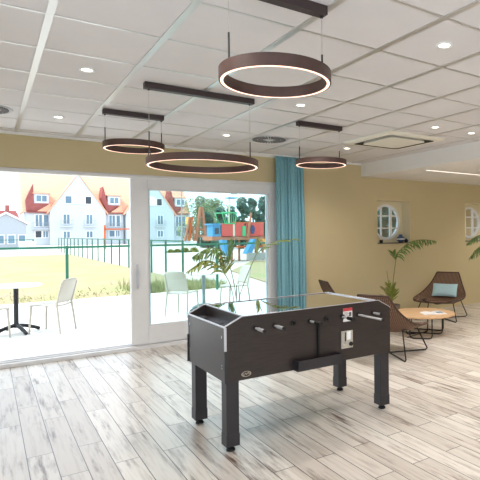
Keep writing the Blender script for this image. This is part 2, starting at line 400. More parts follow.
# things on the first sill
ZS = W1[2]+.012
v = thing('vase', 'round blue and white vase at the right end of the window recess', 'vase', (6.31, 7.08, ZS))
MB().lathe([(.0, 0), (.03, 0), (.062, .03), (.078, .065), (.066, .1), (.034, .122), (.03, .14), (.04, .15), (.034, .15), (.026, .138), (.0, .12)], n=28).build('body', mat('blue_glaze', (66, 86, 128), .25, var=.35, scale=22), v)
MB().lathe([(.0768, .052), (.0798, .062), (.0798, .068), (.0768, .078)], n=28).build('white_band', 'white', v)
v = thing('jar', 'small dark round jar beside the blue vase on the window sill', 'jar', (6.40, 7.02, ZS))
MB().lathe([(0, 0), (.028, 0), (.038, .02), (.036, .045), (.024, .058), (0, .058)], n=20).build('body', mat('navy_glaze', (38, 46, 66), .3), v)
MB().lathe([(0, .058), (.022, .058), (.02, .066), (.006, .07), (.006, .078), (0, .08)], n=16).build('lid', mat('navy_lid', (52, 56, 72), .3), v)
v = thing('tealight_holder', 'small black tealight holder at the left end of the window recess', 'candle holder', (5.79, 7.02, ZS))
MB().lathe([(0, 0), (.03, 0), (.034, .05), (.03, .055), (.027, .05), (.0, .012)], n=20).build('cup', 'blackmetal', v)
MB().lathe([(0, .012), (.022, .012), (.022, .03), (0, .03)], n=16).build('candle', 'paper', v)

# ------------------------------------------------------------------ curtain
cu = thing('curtain', 'floor-length teal curtain gathered beside the terrace door', 'curtain', (3.84, 6.84, 0))
b = MB(); nx, nz = 150, 30
for side in (0, 1):
    pass
vs = []
for j in range(nz+1):
    z = .02+2.67*j/nz; tt = j/nz
    amp = .034*(1-.35*tt)
    w0, w1 = -.275+.005*tt, .255-.035*tt**2
    for i in range(nx+1):
        u = i/nx; ph = u*2*PI*8.5
        y_ = amp*math.sin(ph)+.012*math.sin(ph*2.3+1+tt*.8)
        x_ = w0+(w1-w0)*u+.01*math.sin(ph*.5+tt*2)*(1-tt)+.008*math.cos(ph)
        vs.append((x_, y_, z))
fs = [(j*(nx+1)+i, j*(nx+1)+i+1, (j+1)*(nx+1)+i+1, (j+1)*(nx+1)+i) for j in range(nz) for i in range(nx)]
b.add(vs, fs, True); o = b.build('fabric', 'curtain', cu)
so = o.modifiers.new('thick', 'SOLIDIFY'); so.thickness = .003
MB().box(-.75, .30, -.02, .02, 2.69, 2.709).build('curtain_rail', 'white', cu)

# ------------------------------------------------------------------ ceiling fittings
def downlight(x, y, z, label, vis=True):
    t = thing('downlight', label, 'downlight', (x, y, z), 0, 'recessed ceiling downlights')
    MB().lathe([(.038, .004), (.036, -.006), (.054, -.008), (.056, 0)], n=28).build('ring', 'white', t)
    MB().lathe([(0, -.002), (.037, -.002), (.037, .0), (0, .0)], n=28).build('lens', 'spotglow', t)
    return t
dl = [(.6, 4.055, 'large downlight in the left tile nearest the two thick white ceiling bars'),
      (.6, 5.83, 'downlight above the left door opening, beside the black round vent'),
      (2.39, 4.06, 'downlight in the ceiling between the near ring pendant and the small right ring pendant'),
      (2.39, 2.24, 'nearest downlight, upper right of the ceiling'),
      (4.17, 4.06, 'downlight right above the air conditioning cassette'),
      (4.79, 4.06, 'downlight nearest the lowered white ceiling'),
      (2.37, 5.80, 'downlight just left of the white round vent'),
      (4.15, 5.78, 'downlight left of the air conditioning cassette, above the smallest ring')]
lamps = []
for x, y, l in dl: downlight(x, y, H, l); lamps.append((x, y, H))
def lamp(x, y, z, e, size=1.7):
    L = bpy.data.lights.new('downlight_and_fill_lamp', 'SPOT'); L.energy = e; L.color = (1, .96, .91); L.spot_size = size*1.5; L.spot_blend = .9; L.shadow_soft_size = .12
    o = bpy.data.objects.new('downlight_and_fill_lamp', L); C.objects.link(o); o.location = (x, y, z-.03)
LE = 74
for x, y, z in lamps: lamp(x, y, z, LE*(.45 if x < 1 else .8 if x < 3 else 1))
for x, y in ((.6, .44), (2.4, .44), (4.2, .44), (4.2, 2.24), (.6, -1.4), (2.4, -1.4), (4.2, -1.4), (.6, 2.24)): lamp(x, y, H, LE*(.45 if x < 1 else .8 if x < 3 else 1))  # unseen lamps continuing the downlight grid, added to brighten the room
for x, y in ((6.4, .4), (8.4, .4), (6.4, 2.4), (8.4, 2.4), (6.4, 4.2), (8.4, 4.2), (8.6, 5.9)): lamp(x, y, HS, LE)  # more unseen fill lamps, added under the lowered ceiling

def round_vent(x, y, r, label, m):
    t = thing('round_air_vent', label, 'air vent', (x, y, H))
    MB().lathe([(0, -.001), (r*.92, -.001), (r, -.008), (r+.012, 0), (0, .004)], n=48).build('plate', m, t)
    b = MB()
    for ring, (ra, rb, n) in enumerate(((r*.36, r*.6, 22), (r*.66, r*.9, 34))):
        for i in range(n):
            a = 2*PI*i/n
            mx = Matrix.Rotation(a, 4, 'Z')
            b.box(ra, rb, -.008, .008, -.012, -.0015, mx)
    b.build('slots', 'slot', t)
    MB().lathe([(0, -.014), (r*.2, -.014), (r*.26, -.004), (r*.26, 0)], n=24).build('hub', m, t)
round_vent(-.03, 5.80, .24, 'round slotted air vent at the left edge of the ceiling', 'vent')
round_vent(2.93, 5.78, .235, 'round slotted air vent in the ceiling in front of the teal curtain', 'vent')

ac = thing('ceiling_cassette', 'square cream air conditioning cassette set in the ceiling', 'air conditioner', (4.30, 4.94, H))
def rsq(h, r, z, n=8):
    out = []
    for cx_, cy_, a0 in ((h-r, h-r, 0), (-h+r, h-r, 90), (-h+r, -h+r, 180), (h-r, -h+r, 270)):
        for i in range(n+1):
            a = R(a0+90*i/n); out.append((cx_+r*math.cos(a), cy_+r*math.sin(a), z))
    return out
b = MB()
rings = [rsq(.475, .02, 0), rsq(.475, .02, -.012), rsq(.46, .03, -.03), rsq(.385, .06, -.034)]
k = len(rings[0])
for a_ in range(3):
    b.add(rings[a_]+rings[a_+1], [(i, (i+1) % k, k+(i+1) % k, k+i) for i in range(k)])
b.build('panel_frame', 'acwhite', ac)
b = MB(); b.add(rsq(.385, .06, -.034)+rsq(.35, .08, -.010), [(i, (i+1) % k, k+(i+1) % k, k+i) for i in range(k)]); b.add(rsq(.35, .08, -.01), [tuple(range(k))]); b.build('air_slot', 'dark', ac)
b = MB(); b.add(rsq(.295, .08, -.012)+rsq(.305, .08, -.04), [(i, (i+1) % k, k+(i+1) % k, k+i) for i in range(k)]); b.add(rsq(.305, .08, -.04)+rsq(.25, .08, -.048), [(i, (i+1) % k, k+(i+1) % k, k+i) for i in range(k)], True); b.add(rsq(.25, .08, -.048), [tuple(range(k))]); b.build('grille', 'acwhite', ac)

def ring_lamp(cx, cy, z, r, barlen, h, label, byoff=0, split=False, fit=.13):
    t = thing('ring_pendant_lamp', label, 'pendant lamp', (cx, cy, 0), 0, 'bronze ring pendant lamps')
    w = .026
    MB().lathe([(r-w, z+.0), (r-w, z+h), (r, z+h), (r, z), (r-.008, z), (r-.008, z+.006), (r-w+.004, z+.006), (r-w+.004, z)], n=96, smooth=False, closed=True).build('ring_body', 'bronze', t)
    MB().lathe([(r-w+.004, z-.001), (r-w+.004, z+.005), (r-.008, z+.005), (r-.008, z-.001)], n=96, smooth=False, closed=True).build('light_strip', 'led', t)
    MB().box(-barlen/2, barlen/2, byoff-.03, byoff+.03, H-.05, H-.002).build('ceiling_bar', 'barmetal', t, .002)
    for s_ in (-1, 1):
        xx = s_*(r-.02)
        xb = min(abs(xx), barlen/2-.02)*s_
        top = z+h+fit
        b = MB().cyl((xb, byoff, H-.05), (xb, byoff, top), .0016, n=6); b.build('suspension_cable', 'wire', t)
        MB().cyl((xb, byoff, H-.062), (xb, byoff, H-.048), .008, n=10).build('cable_gland', 'fit', t)
        b = MB()
        if split:
            b.cyl((xb, byoff, top), (xb, byoff, z+h+.06), .005, n=8)
            for q in (-.04, .04):
                b.cyl((xb, byoff, z+h+.065), (xb, byoff+q, z+h-.0), .0035, n=6)
        else:
            b.cyl((xb, byoff, top), (xb, byoff, z+h-.01), .005, n=8)
        b.build('cable_fitting', 'fit', t)
ring_lamp(1.187, 2.262, 2.266, .28, .56, .058, 'nearest bronze ring pendant lamp, hanging above the football table', -.03)
ring_lamp(1.18, 5.22, 2.345, .28, .56, .058, 'small bronze ring pendant lamp furthest left, in front of the beige lintel')
ring_lamp(1.475, 4.11, 2.07, .45, .93, .055, 'widest bronze ring pendant lamp, low on a long ceiling bar', .02, True, .2)
ring_lamp(2.975, 4.63, 2.25, .28, .57, .055, 'small bronze ring pendant lamp in front of the teal curtain', .02)

# ------------------------------------------------------------------ football table
ft = thing('football_table', 'dark coin-operated football table with a glass top standing on four square legs', 'football table', (0, 0, 0))
X0, X1, Y0, Y1 = 1.31, 2.785, 3.27, 4.04
ZB, ZT = .487, .935
prof = [(X0, ZB), (X1, ZB), (X1, .868), (X1-.125, ZT), (X0+.125, ZT-.008), (X0, .868)]
for y0 in (Y0, Y1-.022):
    MB().prism([(x, y0, z) for x, z in prof], (0, .022, 0)).build('side_panel', 'laminate', ft, .002)
MB().box(X0, X0+.02, Y0+.022, Y1-.022, ZB, .862).build('end_panel', 'laminate', ft)
MB().box(X1-.02, X1, Y0+.022, Y1-.022, ZB, .862).build('end_panel', 'laminate', ft)
MB().box(X0+.02, X1-.02, Y0+.022, Y1-.022, ZB, ZB+.018).build('base_panel', 'laminate', ft)
# end ledges: sloped inner walls and score shelf
for s_, xa, xb in ((0, X0+.02, X0+.14), (1, X1-.14, X1-.02)):
    MB().box(xa, xb, Y0+.022, Y1-.022, .840, .852).build('end_shelf', 'shelf', ft)
xw = X0+.14
MB().box(xw, xw+.018, Y0+.022, Y1-.022, .80, ZT-.012).build('goal_wall', 'laminate', ft)
MB().box(X1-.158, X1-.14, Y0+.022, Y1-.022, .80, ZT-.004).build('goal_wall', 'fieldwhite', ft)
for yy in (3.40, 3.52):
    MB().lathe([(0, .8525), (.018, .8525), (.018, .855), (0, .855)], (X0+.07, yy, 0), n=16).build('button', 'rubber', ft)
MB().box(X0+.04, X0+.07, 3.80, 3.92, .852, .8555).build('score_slot', 'rubber', ft)
# aluminium edging
def edge(p, q, w=.006, name='edge_strip', y=None):
    p, q = Vector(p), Vector(q); MB().tube([p, q], w, 4).build(name, 'alu', ft)
for y in (Y0+.008, Y1-.008):
    edge((X0, y, .869), (X0+.125, y, ZT-.006), .008)
    edge((X0+.125, y, ZT-.005), (X1-.125, y, ZT+.001), .004)
    edge((X1-.125, y, ZT+.001), (X1, y, .869), .006)
edge((X0, Y0, .866), (X0, Y1, .866), .007)
edge((X1, Y0, .866), (X1, Y1, .866), .006)
edge((X0+.145, Y0+.02, ZT-.008), (X0+.145, Y1-.02, ZT-.008), .007)
edge((X1-.145, Y0+.02, ZT), (X1-.145, Y1-.02, ZT), .008)
for y in (Y0, Y1):
    MB().box(X0-.006, X0+.008, y-.006, y+.006, .705, .866).build('corner_strip', 'alu', ft)
    MB().box(X0-.009, X0+.014, y-.009, y+.009, ZB, .704).build('corner_guard', 'legpaint', ft)
for z in (.58, .60, .79, .80):
    for y in (Y0+.05, Y1-.05): MB().cyl((X0-.005, y, z), (X0, y, z), .006, n=8).build('screw', 'chrome', ft)
# inside: playfield
MB().box(X0+.158, X1-.158, Y0+.022, Y1-.022, .76, .775).build('playfield', 'field', ft)
MB().box(X0+.158, X1-.158, Y0+.022, Y0+.03, .775, ZT-.02).build('inner_wall', 'fieldwhite', ft)
MB().box(X0+.158, X1-.158, Y1-.03, Y1-.022, .775, ZT-.02).build('inner_wall', 'fieldwhite', ft)
b = MB(); xm = (X0+X1)/2; ym = (Y0+Y1)/2
b.box(xm-.004, xm+.004, Y0+.03, Y1-.03, .775, .7757)
n = 32; b.add([(xm+rr*math.cos(2*PI*i/n), ym+rr*math.sin(2*PI*i/n), .7758) for i in range(n) for rr in (.09, .098)], [(2*i, 2*i+1, (2*i+3) % (2*n), (2*i+2) % (2*n)) for i in range(n)])
b.build('field_markings', 'paper', ft)
gz = ZT-.004
g_ = MB(); g_.add([(X0+.145, Y0+.018, gz-.004), (X1-.145, Y0+.018, gz+.001), (X1-.145, Y1-.018, gz+.001), (X0+.145, Y1-.018, gz-.004)], [(0, 1, 2, 3)]); g_.build('glass_top', 'tabglass', ft)
rods = [1.535, 1.685, 1.84, 1.985, 2.13, 2.285, 2.445, 2.60]
side = [1, 1, 0, 1, 0, 1, 1, 0]
side = ['stub', 'stub', 'far', 'handle', 'far', 'handle', 'long', 'short']
players = [1, 2, 3, 5, 5, 3, 2, 1]
for k, xr in enumerate(rods):
    z = .838
    far = .20 if side[k] in ('stub', 'far') else .05
    near = {'stub': .13, 'far': .012, 'handle': .13, 'long': .31, 'short': .10}[side[k]]
    rd = MB().cyl((xr, Y0-near, z), (xr, Y1+far, z), .0085, n=12).build('rod', 'satin', ft)
    MB().cyl((xr, Y0-.012, z), (xr, Y0, z), .02, n=16).build('bearing', 'rubber', rd)
    MB().cyl((xr, Y1, z), (xr, Y1+.012, z), .02, n=16).build('bearing', 'rubber', rd)
    if side[k] == 'handle': MB().cyl((xr, Y0-near-.03, z), (xr, Y0-near+.05, z), .0165, .0135, n=14).build('handle', 'rubber', rd)
    elif side[k] == 'stub':
        MB().cyl((xr, Y0-near-.012, z), (xr, Y0-.05, z), .0125, n=14).build('rod_sleeve', 'satin', rd)
        MB().cyl((xr, Y0-near-.02, z), (xr, Y0-near-.008, z), .013, n=14).build('end_cap', 'rubber', rd)
        MB().cyl((xr, Y1+far, z), (xr, Y1+far+.12, z), .016, n=14).build('handle', 'rubber', rd)
    elif side[k] == 'far': MB().cyl((xr, Y1+far, z), (xr, Y1+far+.12, z), .016, n=14).build('handle', 'rubber', rd)
    else: MB().cyl((xr, Y0-near-.012, z), (xr, Y0-near, z), .0105, n=14).build('end_cap', 'rubber', rd)
    col = 'pred' if k in (0, 1, 3, 5) else 'pblue'
    n = players[k]
    for i in range(n):
        yy = ym+(i-(n-1)/2)*(.62/(n if n > 1 else 2)) if n > 1 else ym
        p = MB(); p.box(xr-.013, xr+.013, yy-.012, yy+.012, z-.035, z+.022).cyl((xr, yy, z+.02), (xr, yy, z+.045), .011, .009, n=8).box(xr-.008, xr+.012, yy-.01, yy+.01, z-.058, z-.035)
        p.build('player', col, rd)
# legs
for lx, ly in ((1.365, 3.325), (1.365, 3.955), (2.73, 3.325), (2.73, 3.955)):
    hw = .046
    lg = MB().box(lx-hw, lx+hw, ly-hw, ly+hw, .12, ZB).box(lx-hw-.003, lx+hw+.003, ly-hw-.003, ly+hw+.003, .038, .125).build('leg', 'legpaint', ft, .004)
    MB().cyl((lx, ly, .012), (lx, ly, .04), .012, n=10).lathe([(0, 0), (.03, 0), (.032, .008), (.024, .02), (0, .022)], (lx, ly, 0), n=20).build('levelling_foot', 'rubber', lg)
# ball tray on the near side, coin slot, sticker, logo
tr = MB()
tr.box(1.835, 2.24, 3.20, 3.212, .497, .565).box(1.835, 1.847, 3.20, 3.27, .497, .565).box(2.228, 2.24, 3.20, 3.27, .497, .565).box(1.835, 2.24, 3.20, 3.27, .487, .499)
tr.build('ball_tray', 'legpaint', ft, .003)
MB().box(2.046, 2.060, 3.245, 3.272, .49, .80).build('dark_gap_strip', 'rubber', ft)  # black strip standing in for the shade of a gap beside the coin door
MB().box(2.062, 2.235, 3.264, 3.272, .50, .78).build('coin_door', 'laminate', ft, .002)
cp = MB().box(2.272, 2.385, 3.262, 3.271, .583, .722).build('coin_plate', 'plate', ft, .002)
MB().box(2.305, 2.314, 3.259, 3.263, .64, .712).build('coin_slot', 'rubber', cp)
MB().cyl((2.362, 3.262, .615), (2.362, 3.252, .615), .017, n=18).build('return_button', 'rubber', cp)
MB().box(2.325, 2.36, 3.2595, 3.2622, .65, .715).build('price_tag', 'paper', cp)
MB().cyl((2.30, 3.262, .628), (2.30, 3.256, .628), .008, n=12).build('lock', 'chrome', cp)
st = MB().box(2.295, 2.385, 3.2685, 3.2705, .795, .903).build('instruction_sticker', 'sticker', ft)
MB().box(2.295, 2.385, 3.2675, 3.269, .878, .903).build('sticker_header', 'red', st)
b = MB()
for i in range(4): b.box(2.303, 2.30+.04+.012*(i % 2), 3.2678, 3.269, .866-.009*i, .869-.009*i)
b.box(2.352, 2.376, 3.2678, 3.269, .835, .868)
b.build('sticker_print', 'ink', st)
# oval maker's badge
b = MB(); n = 32; cxx, czz = 1.462, .527
vs = []
for i in range(n):
    a = 2*PI*i/n
    for q in (1, .88): vs.append((cxx+.036*q*math.cos(a), 3.2685, czz+.019*q*math.sin(a)))
b.add(vs, [(2*i, 2*i+1, (2*i+3) % (2*n), (2*i+2) % (2*n)) for i in range(n)])
lt = [[(-.024, .008), (-.024, -.008), (-.014, -.009)], [(-.013, -.006), (-.006, .007), (-.001, -.006)], [(.003, -.006), (.004, .008), (.010, -.003), (.013, .009)], [(.017, .01), (.02, -.006), (.025, .004)]]
for s_ in lt: b.tube([(cxx+p[0], 3.2688, czz+p[1]) for p in s_], .0016, 4)
b.build('oval_badge', 'logo', ft)
for x, z in ((1.36, .80), (1.60, .79), (1.345, .62), (1.345, .60), (1.395, .555), (1.36, .65), (2.70, .77), (2.70, .70), (2.70, .60), (2.70, .53), (1.40, .645), (2.42, .775), (2.14, .72), (1.79, .775)):
    MB().cyl((x, 3.27, z), (x, 3.2665, z), .006, n=10).build('screw', 'legpaint', ft)

# ------------------------------------------------------------------ rattan lounge chairs
def lounge_chair(loc, rz, label):
    t = thing('lounge_chair', label, 'chair', loc, rz, 'rattan lounge chairs round the low table')
    # profile: (x, z, half width, side lift)
    prof = [(-.44, .765, .20, .0), (-.405, .68, .235, .006), (-.35, .56, .285, .02), (-.285, .45, .335, .05), (-.20, .345, .385, .085), (-.08, .285, .415, .105), (.08, .27, .42, .10), (.22, .285, .405, .075), (.34, .31, .37, .04), (.385, .315, .34, .02)]
    pr = smooth_path([(p[0], p[1], 0) for p in prof], 3); hw = smooth_path([(p[2], p[3], 0) for p in prof], 3)
    nx = 16; vs = []
    for p, h in zip(pr, hw):
        for i in range(nx+1):
            s_ = -1+2*i/nx
            q = abs(s_)**2.2
            vs.append((p.x+h.y*q*.55, h.x*s_, p.y+h.y*q))
    # back edge rounds off at its corners
    rows = len(pr)
    fs = [(j*(nx+1)+i, j*(nx+1)+i+1, (j+1)*(nx+1)+i+1, (j+1)*(nx+1)+i) for j in range(rows-1) for i in range(nx)]
    b = MB().add(vs, fs, True); o = b.build('shell', 'wicker', t)
    so = o.modifiers.new('thick', 'SOLIDIFY'); so.thickness = .012; so.offset = 0
    V = [Vector(v) for v in vs]
    loop = [V[i] for i in range(0, nx+1, 2)] + [V[j*(nx+1)+nx] for j in range(1, rows)] + [V[(rows-1)*(nx+1)+i] for i in range(nx-1, -1, -2)] + [V[j*(nx+1)] for j in range(rows-2, 0, -1)]
    MB().tube(loop, .013, 8, closed=True).build('rim', mat('dark_rattan_rim', (74, 50, 38), .6, var=.1) if 'rim' not in M_ else M_['rim'], t)
    # crossed wire base
    for a, c in (((-.34, -.37), (.36, .37)), ((.36, -.37), (-.34, .37))):
        def top(p): return (p[0]*.62+.0, p[1]*.74, .33 if p[0] > 0 else .345)
        pts = [top(a), (a[0], a[1], .03), (a[0]*.95, a[1]*.95, .008), (0, 0, .008), (c[0]*.95, c[1]*.95, .008), (c[0], c[1], .03), top(c)]
        fine = []
        for p, q in zip(pts, pts[1:]):
            fine += [Vector(p).lerp(Vector(q), u) for u in (0, .5)]
        fine.append(Vector(pts[-1]))
        MB().tube(fine, .0092, 8).build('wire_leg', 'blackmetal', t)
    b = MB()
    for s_ in (-1, 1):
        b.tube([(-.21, s_*.274, .345), (.0, s_*.285, .325), (.223, s_*.274, .33)], .0092, 8)
    b.tube([(.223, -.274, .33), (.235, 0, .275), (.223, .274, .33)], .0092, 8)
    b.build('seat_support', 'blackmetal', t)
    return t
M_['rim'] = mat('dark_rattan_rim', (74, 50, 38), .6, var=.1)
cA = (6.40, 6.14, 0); aA = math.atan2(-.45, -.89)
chA = lounge_chair(cA, aA, 'brown rattan lounge chair with a pale blue cushion beyond the low round table')
cB = (4.05, 4.78, 0); aB = math.atan2(.42, .9)
copy_thing(chA, cB, aB, 'brown rattan lounge chair behind the right end of the football table, seen from behind')
cC = (4.60, 6.36, 0); aC = R(-14)
copy_thing(chA, cC, aC, 'brown rattan lounge chair against the wall beside the curtain, only its back showing')
# cushion
cs = thing('cushion', 'pale blue rectangular cushion leaning in the rattan chair by the wall', 'cushion', cA, aA)
b = MB(); nx, ny = 18, 12; vs = []
for side_ in (1, -1):
    for j in range(ny+1):
        for i in range(nx+1):
            u, v_ = -1+2*i/nx, -1+2*j/ny
            th = .055*((1-abs(u)**3)*(1-abs(v_)**3))**.6
            yy = .225*u*(1-.03*(1-v_*v_)); zz = .115*v_*(1+.06*u*u)
            vs.append((side_*th, yy, zz))
nn = (nx+1)*(ny+1); fs = []
for s_ in (0, 1):
    for j in range(ny):
        for i in range(nx):
            a = s_*nn+j*(nx+1)+i; fs.append((a, a+1, a+nx+2, a+nx+1))
mxc = Matrix.Translation((-.165, .02, .475)) @ Matrix.Rotation(R(-26), 4, 'Y')
b.add([mxc @ Vector(v) for v in vs], fs, True); b.build('cushion_cover', 'cushion', cs)

# ------------------------------------------------------------------ low round table
tb = thing('coffee_table', 'low round oak coffee table on a black wire base', 'table', (5.22, 5.38, 0))
MB().lathe([(0, .288), (.455, .288), (.47, .293), (.47, .310), (.462, .315), (0, .315)], n=64, smooth=False).build('tabletop', 'lightwood', tb)
def wl(a, c):
    a = Vector((a[0]-5.25, a[1]-5.36, 0)); c = Vector((c[0]-5.25, c[1]-5.36, 0)); d = (c-a).normalized()
    pts = [a+Vector((0, 0, .288)), a+Vector((0, 0, .17)), a+Vector((0, 0, .05)), a+d*.012+Vector((0, 0, .02)), a+d*.045+Vector((0, 0, .008)), (a+c)/2+Vector((0, 0, .008)), c-d*.045+Vector((0, 0, .008)), c-d*.012+Vector((0, 0, .02)), c+Vector((0, 0, .05)), c+Vector((0, 0, .17)), c+Vector((0, 0, .288))]
    MB().tube(pts, .0092, 8).build('wire_leg', 'blackmetal', tb)
wl((4.86, 5.22), (5.06, 4.98)); wl((5.06, 5.62), (5.43, 5.14)); wl((5.36, 5.72), (5.62, 5.30)); wl((5.0, 5.45), (5.36, 5.37))
b = MB(); b.tube([(-.40, -.10, .012), (0, 0, .012), (.30, .16, .012)], .006, 8).build('cross_bar', 'blackmetal', tb)
mg = thing('magazine', 'open white magazine lying on the low round table', 'magazine', (5.26, 5.20, .315), R(-25))
b = MB(); n = 10; vs = []
for i in range(n+1):
    u = -1+2*i/n; z = .006+.012*math.sin(abs(u)*PI)**1+.002
    vs += [(.17*u, -.11, z), (.17*u, .11, z), (.17*u, .11, .001), (.17*u, -.11, .001)]
fs = []
for i in range(n):
    for k in range(4): fs.append((i*4+k, i*4+(k+1) % 4, i*4+4+(k+1) % 4, i*4+4+k))
fs += [(0, 1, 2, 3), (n*4+3, n*4+2, n*4+1, n*4)]
b.add(vs, fs); b.build('pages', 'paper', mg)
b = MB(); b.box(.03, .13, -.08, .04, .0195, .0202).build('printed_picture', 'print', mg)

# ------------------------------------------------------------------ palms
def frond(path, parent, L=.34, n=22, wid=.02, m='leaf', droop=.55, start=.12, up=.25, seed=0, r=.006):
    rnd = random.Random(seed); pts = smooth_path(path, 8); k = len(pts)
    MBs = MB().tube(pts, [r*(1-.75*i/(k-1)) for i in range(k)], 6)
    for i in range(n):
        t = start+(1-start)*(i+.5)/n; fi = t*(k-1); a = int(fi); p = pts[a].lerp(pts[min(a+1, k-1)], fi-a)
        d = (pts[min(a+1, k-1)]-pts[max(a-1, 0)]).normalized()
        side0 = d.cross(Vector((0, 0, 1)))
        side0 = side0.normalized() if side0.length > .1 else Vector((0, 1, 0))
        for s_ in (-1, 1):
            ll = L*(math.sin(PI*min(1, (.18+.82*t)))**.6*.9+.1)*rnd.uniform(.8, 1.1)
            sd = (side0*s_*(.75+rnd.uniform(-.15, .15))+d*(.55+.5*t)+Vector((0, 0, up+rnd.uniform(-.15, .15)))).normalized()
            q = p.copy(); prev = []
            for j in range(6):
                u = j/5; w = wid*(math.sin(PI*min(1, .12+.88*u))**.8)*.5+.0006
                wv = d.cross(sd).normalized().cross(sd).normalized()
                prev.append((q-wv*w, q+wv*w))
                sd = (sd+Vector((0, 0, -droop*.36))).normalized(); q = q+sd*(ll/5)
            vs = [v for pr_ in prev for v in pr_]
            MBs.add(vs, [(2*j, 2*j+1, 2*j+3, 2*j+2) for j in range(5)], True)
    return MBs.build('frond', m, parent)
def pot(t, r, h, m='pot'):
    MB().lathe([(0, 0), (r*.78, 0), (r, h), (r-.012, h), (r-.02, h-.03), (0, h-.03)], n=32).build('planter', m, t)
    MB().lathe([(0, h-.028), (r-.021, h-.028), (r-.021, h-.031), (0, h-.031)], n=24).build('soil', 'soil', t)
def stem(t, path, r=.008, m='stem'):
    pts = smooth_path(path, 6); k = len(pts)
    MB().tube(pts, [r*(1-.35*i/(k-1)) for i in range(k)], 8).build('stem', m, t)
# palm by the seating
p1 = thing('potted_palm', 'tall potted palm by the wall behind the rattan chair, one long frond arching right', 'plant', (5.58, 6.5, 0), 0, 'potted palms')
pot(p1, .145, .275)
stem(p1, [(.0, 0, .25), (.02, 0, .55), (.07, 0, .86), (.11, 0, 1.06)])
frond([(.11, 0, 1.05), (.20, -.01, 1.20), (.40, -.03, 1.33), (.68, -.05, 1.37), (.98, -.08, 1.345)], p1, .24, 20, .028, 'leaf', .95, .05, .0, 3)
frond([(.10, 0, 1.03), (.05, -.01, 1.10), (.02, -.02, 1.15)], p1, .16, 6, .022, 'leaf', .2, .0, .5, 4)
stem(p1, [(-.01, 0, .25), (-.05, 0, .5), (-.08, 0, .72), (-.105, 0, .86)], .005)
for k, (dx, dy, dz) in enumerate(((-.2, .02, .34), (-.12, -.05, .40), (.05, -.03, .38), (-.02, .04, .42), (-.26, -.02, .22), (.12, .03, .26))):
    frond([(0, 0, .24), (dx*.4, dy*.5, .24+dz*.6), (dx, dy, .24+dz)], p1, .17, 7, .022, 'leaf2', .3, .25, .5, 20+k, .004)
# palm at the window
p2 = thing('potted_palm', 'potted palm in front of the terrace door glass, behind the football table', 'plant', (2.66, 6.3, 0), 0, 'potted palms')
pot(p2, .17, .38)
stem(p2, [(0, 0, .35), (-.01, 0, .62), (-.06, 0, .84), (-.13, 0, .98)], .007)
stem(p2, [(.01, 0, .35), (.02, 0, .65), (-.02, 0, .92), (-.08, 0, 1.14)], .007)
stem(p2, [(.02, 0, .35), (.07, 0, .66), (.20, 0, .98), (.33, 0, 1.24)], .007)
stem(p2, [(.0, .02, .35), (.03, .02, .60), (.04, .02, .82)], .009, 'pot')
frond([(-.13, 0, .97), (-.22, -.02, 1.10), (-.40, -.04, 1.17), (-.62, -.06, 1.06)], p2, .26, 14, .026, 'leaf2', .75, .03, .1, 5)
frond([(-.13, 0, .97), (-.13, -.02, 1.05), (-.12, -.03, 1.13)], p2, .24, 5, .026, 'leaf2', .15, .0, .7, 6)
frond([(-.08, 0, 1.13), (-.16, 0, 1.28), (-.34, -.02, 1.33), (-.55, -.05, 1.24)], p2, .27, 14, .026, 'leaf', 1.0, .03, .0, 7)
frond([(-.08, 0, 1.13), (-.05, 0, 1.24), (-.02, 0, 1.34)], p2, .27, 8, .028, 'leaf', .15, .0, .7, 8)
frond([(.33, 0, 1.23), (.46, -.02, 1.33), (.64, -.05, 1.40), (.90, -.08, 1.43)], p2, .22, 13, .024, 'leaf2', .35, .03, .2, 9)
frond([(.33, 0, 1.23), (.34, 0, 1.29), (.36, 0, 1.36)], p2, .20, 5, .024, 'leaf2', .1, .0, .6, 10)
# palm off to the right
p3 = thing('potted_palm', 'potted palm at the right edge, fronds hanging below the second round window', 'plant', (8.18, 6.25, 0), 0, 'potted palms')
pot(p3, .17, .34)
stem(p3, [(0, 0, .3), (-.04, 0, .75), (-.14, 0, 1.15), (-.25, 0, 1.36)])
stem(p3, [(0, 0, .3), (-.03, 0, .65), (-.1, 0, .95), (-.2, 0, 1.12)])
stem(p3, [(0, 0, .3), (.04, 0, .75), (.16, 0, 1.15), (.3, 0, 1.4)])
frond([(-.25, 0, 1.35), (-.45, -.02, 1.44), (-.72, -.04, 1.42), (-1.0, -.06, 1.30)], p3, .27, 18, .03, 'leaf', .85, .03, .05, 11)
frond([(-.2, 0, 1.11), (-.4, -.02, 1.24), (-.66, -.05, 1.22), (-.96, -.08, 1.04)], p3, .30, 18, .03, 'leaf', 1.0, .03, .0, 12)
frond([(.3, 0, 1.39), (.48, -.02, 1.5), (.7, -.04, 1.5), (.85, -.06, 1.42)], p3, .25, 14, .03, 'leaf', .85, .03, .1, 13)

# ================================================================== OUTDOORS
struct(MB().box(-14, 16, YO, 13.5, -.1, -.012).build('terrace', 'terrace'))
struct(MB().box(-60, 5.42, 13.5, 46, -.12, -.02).build('lawn', 'lawn'))
struct(MB().box(-120, 160, 13.5, 160, -.2, -.07).build('ground', 'path'))
struct(MB().prism([(7.0, 13.5, -.06), (30, 13.5, -.06), (30, 26, -.06), (12, 26, -.06), (8.3, 20, -.06)], (0, 0, .03)).build('lawn', 'lawn')).name = 'lawn_right'

